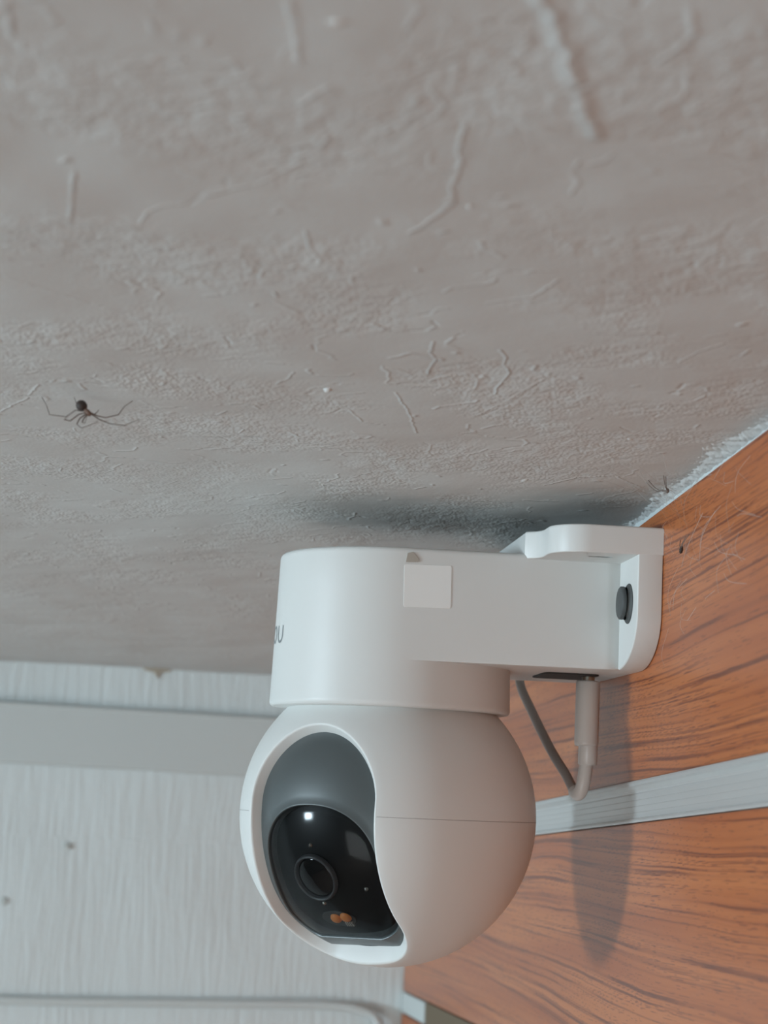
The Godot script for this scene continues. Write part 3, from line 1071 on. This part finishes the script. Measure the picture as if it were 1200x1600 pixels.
func trunking() -> void:
	var t := thing("wall_trunking", "flat pale grey trunking strip across the white back wall", "trunking")
	var st := st_new()
	box(st, Vector3(-0.16, -0.0148, 0.0), Vector3(0.2, 0.0148, 0.0075), 0.0008)
	var b := done(st, "trunking_body", M.trunk, t)
	st = st_new()
	box(st, Vector3(-0.16, 0.0135, 0.0), Vector3(0.2, 0.0152, 0.0083), 0.0003)
	done(st, "trunking_lip", M.trunk, t)
	t.position = Vector3(-0.135, H + 0.0501, ZB - 0.0005)
	t.rotation.z = deg_to_rad(-0.75)
	st = st_new()
	sg = 1
	tube(st, smooth_path([Vector3(-0.30, -0.0795, 0), Vector3(-0.14, -0.0808, 0), Vector3(-0.06, -0.0795, 0), Vector3(0.0, -0.0782, 0.001), Vector3(0.026, -0.0780, 0.002), Vector3(0.040, -0.0795, 0.003), Vector3(0.048, -0.0835, 0.003), Vector3(0.0505, -0.0950, 0.002), Vector3(0.0505, -0.16, 0)], 8), 0.0022, 14)
	var c := done(st, "wall_cable", M.trunk)
	c.position = Vector3(0, H, ZB + 0.0026)
	tag(c, "pale cable running along the bottom of the white back wall", "cable")
	# pits and a brown stain in the paint of the back wall
	for q in [[-0.1104, -0.0047, 0.0019], [-0.1395, -0.033, 0.0022]]:
		st = st_new()
		sg = 1
		lathe(st, Vector3(q[0], H + q[1], ZB + 0.0005), Vector3(0, 0, 1), [[q[2], 0.0], [q[2] * 0.7, 0.0003], [0.0, 0.0004]], 14, Vector3(q[0], H + q[1], ZB - 0.01))
		var p := done(st, "wall_pit", mat(Color(0.74, 0.76, 0.75), 0.9), get_node("wall_back"))
	st = st_new()
	slab(st, PackedVector2Array([Vector2(-0.078, 0.0872), Vector2(-0.063, 0.0868), Vector2(-0.065, 0.0852), Vector2(-0.069, 0.0848), Vector2(-0.0702, 0.0815), Vector2(-0.072, 0.0846), Vector2(-0.077, 0.0855)]), 0.0, 0.0016, func(p: Vector2, h: float) -> Vector3: return Vector3(p.x, H + p.y, ZB + h), 0.0, 0.0003)
	done(st, "paint_stain", M.stain, get_node("wall_back"))

func spider() -> void:
	var z := 0.100
	var t := thing("spider", "small brown long-legged spider hanging under the ceiling at left", "spider")
	var st := st_new()
	sg = 1
	var P := SPIDER
	var bo: Vector3 = Vector3(P[0][0], P[0][1], P[0][2]) * 0.001 + Vector3(0, H, 0)
	var hd: Vector3 = Vector3(P[1][0], P[1][1], P[1][2]) * 0.001 + Vector3(0, H, 0)
	var rings := []
	var ax := (bo - hd).normalized()
	var prof := []
	for k in 13:
		var a := PI * k / 12.0
		prof.append([0.00118 * sin(a), -0.0013 * cos(a)])
	lathe(st, bo, ax, prof, 20, bo)
	done(st, "abdomen", M.spider, t)
	st = st_new()
	sg = 1
	prof = []
	for k in 11:
		var a := PI * k / 10.0
		prof.append([0.00062 * sin(a), -0.0011 * cos(a)])
	lathe(st, hd, ax, prof, 16, hd)
	done(st, "head", M.spider_head, t)
	for k in range(2, P.size()):
		var pts := []
		for j in range(0, P[k].size(), 3): pts.append(Vector3(P[k][j], P[k][j + 1], P[k][j + 2]) * 0.001 + Vector3(0, H, 0))
		var bent := []
		for j in pts.size() - 1:
			for q in 3: bent.append(pts[j].lerp(pts[j + 1], [0.0, 0.15, 0.85][q]))
		bent.append(pts[-1])
		pts = bent
		var radii := []
		for j in pts.size(): radii.append(lerpf(0.00015, 0.00005, float(j) / pts.size()))
		st = st_new()
		sg = 1
		tube(st, pts, radii, 6)
		done(st, "leg", M.leg, t)

func webs() -> void:
	var st := st_new()
	sg = 1
	for k in 46:
		var z := rng.randf_range(0.061, 0.13)
		var y := rng.randf_range(0.045, 0.079) + 0.0
		var p := Vector3(XW - 0.0004, H + y, z)
		var q := p + Vector3(0, rng.randf_range(-0.012, 0.012), rng.randf_range(-0.02, 0.02))
		q.y = minf(q.y, H + 0.079)
		q.z = maxf(q.z, 0.0602)
		var m := (p + q) / 2 + Vector3(-0.0012, rng.randf_range(-0.002, 0.001), 0)
		tube(st, smooth_path([p, m, q], 5), rng.randf_range(0.000015, 0.00004), 4)
	for k in 12:
		var p := Vector3(XW - 0.0003, H + rng.randf_range(0.068, 0.078), rng.randf_range(0.060, 0.09))
		var q := Vector3(XW - rng.randf_range(0.004, 0.03), ceil_y(0.07) - 0.0005, p.z + rng.randf_range(-0.002, 0.03))
		tube(st, [p, (p + q) / 2 + Vector3(0, -0.001, 0), q], 0.00002, 4)
	var o := done(st, "cobweb", M.web)
	tag(o, "wispy grey cobweb between the wood panel, ceiling and camera mount", "cobweb", "", "stuff")
	# thin dead legs of a second spider above the panel, and a husk hanging in the web
	var t := thing("insect_husk", "tiny dark insect husk caught in the cobweb on the wood panel", "insect")
	st = st_new()
	sg = 1
	var c := Vector3(XW - 0.0014, H + 0.0640, 0.0800)
	lathe(st, c, Vector3(0.1, 0.9, 0.3).normalized(), [[0.0, -0.0011], [0.0004, -0.0008], [0.0005, 0.0], [0.0003, 0.0007], [0.0, 0.0010]], 12, c)
	done(st, "body", M.spider, t)
	for s in [-1.0, 1.0, 0.3]:
		st = st_new()
		sg = 1
		tube(st, smooth_path([c, c + Vector3(0, 0.0012, 0.0016 * s), c + Vector3(0.0008, 0.0030, 0.0042 * s)], 4), 0.00009, 5)
		done(st, "leg", M.leg, t)
	t = thing("dead_spider", "pale shrivelled spider with curled thin legs at the ceiling corner", "spider")
	c = Vector3(XW - 0.003, H + 0.0800, 0.0715)
	st = st_new()
	sg = 1
	lathe(st, c, Vector3(0, 1, 0.2).normalized(), [[0.0, -0.0007], [0.0004, -0.0004], [0.0005, 0.0], [0.0003, 0.0005], [0.0, 0.0007]], 10, c)
	done(st, "body", M.leg, t)
	for q in [[-0.0045, 0.0026, -0.004], [-0.0052, 0.0032, -0.001], [-0.002, 0.0034, 0.006], [-0.003, 0.0035, 0.0075]]:
		st = st_new()
		sg = 1
		var e := Vector3(q[0], q[1], q[2])
		tube(st, smooth_path([c, c + e * 0.5 + Vector3(0, -0.0012, 0), c + e], 5), 0.00010, 5)
		done(st, "leg", M.leg, t)
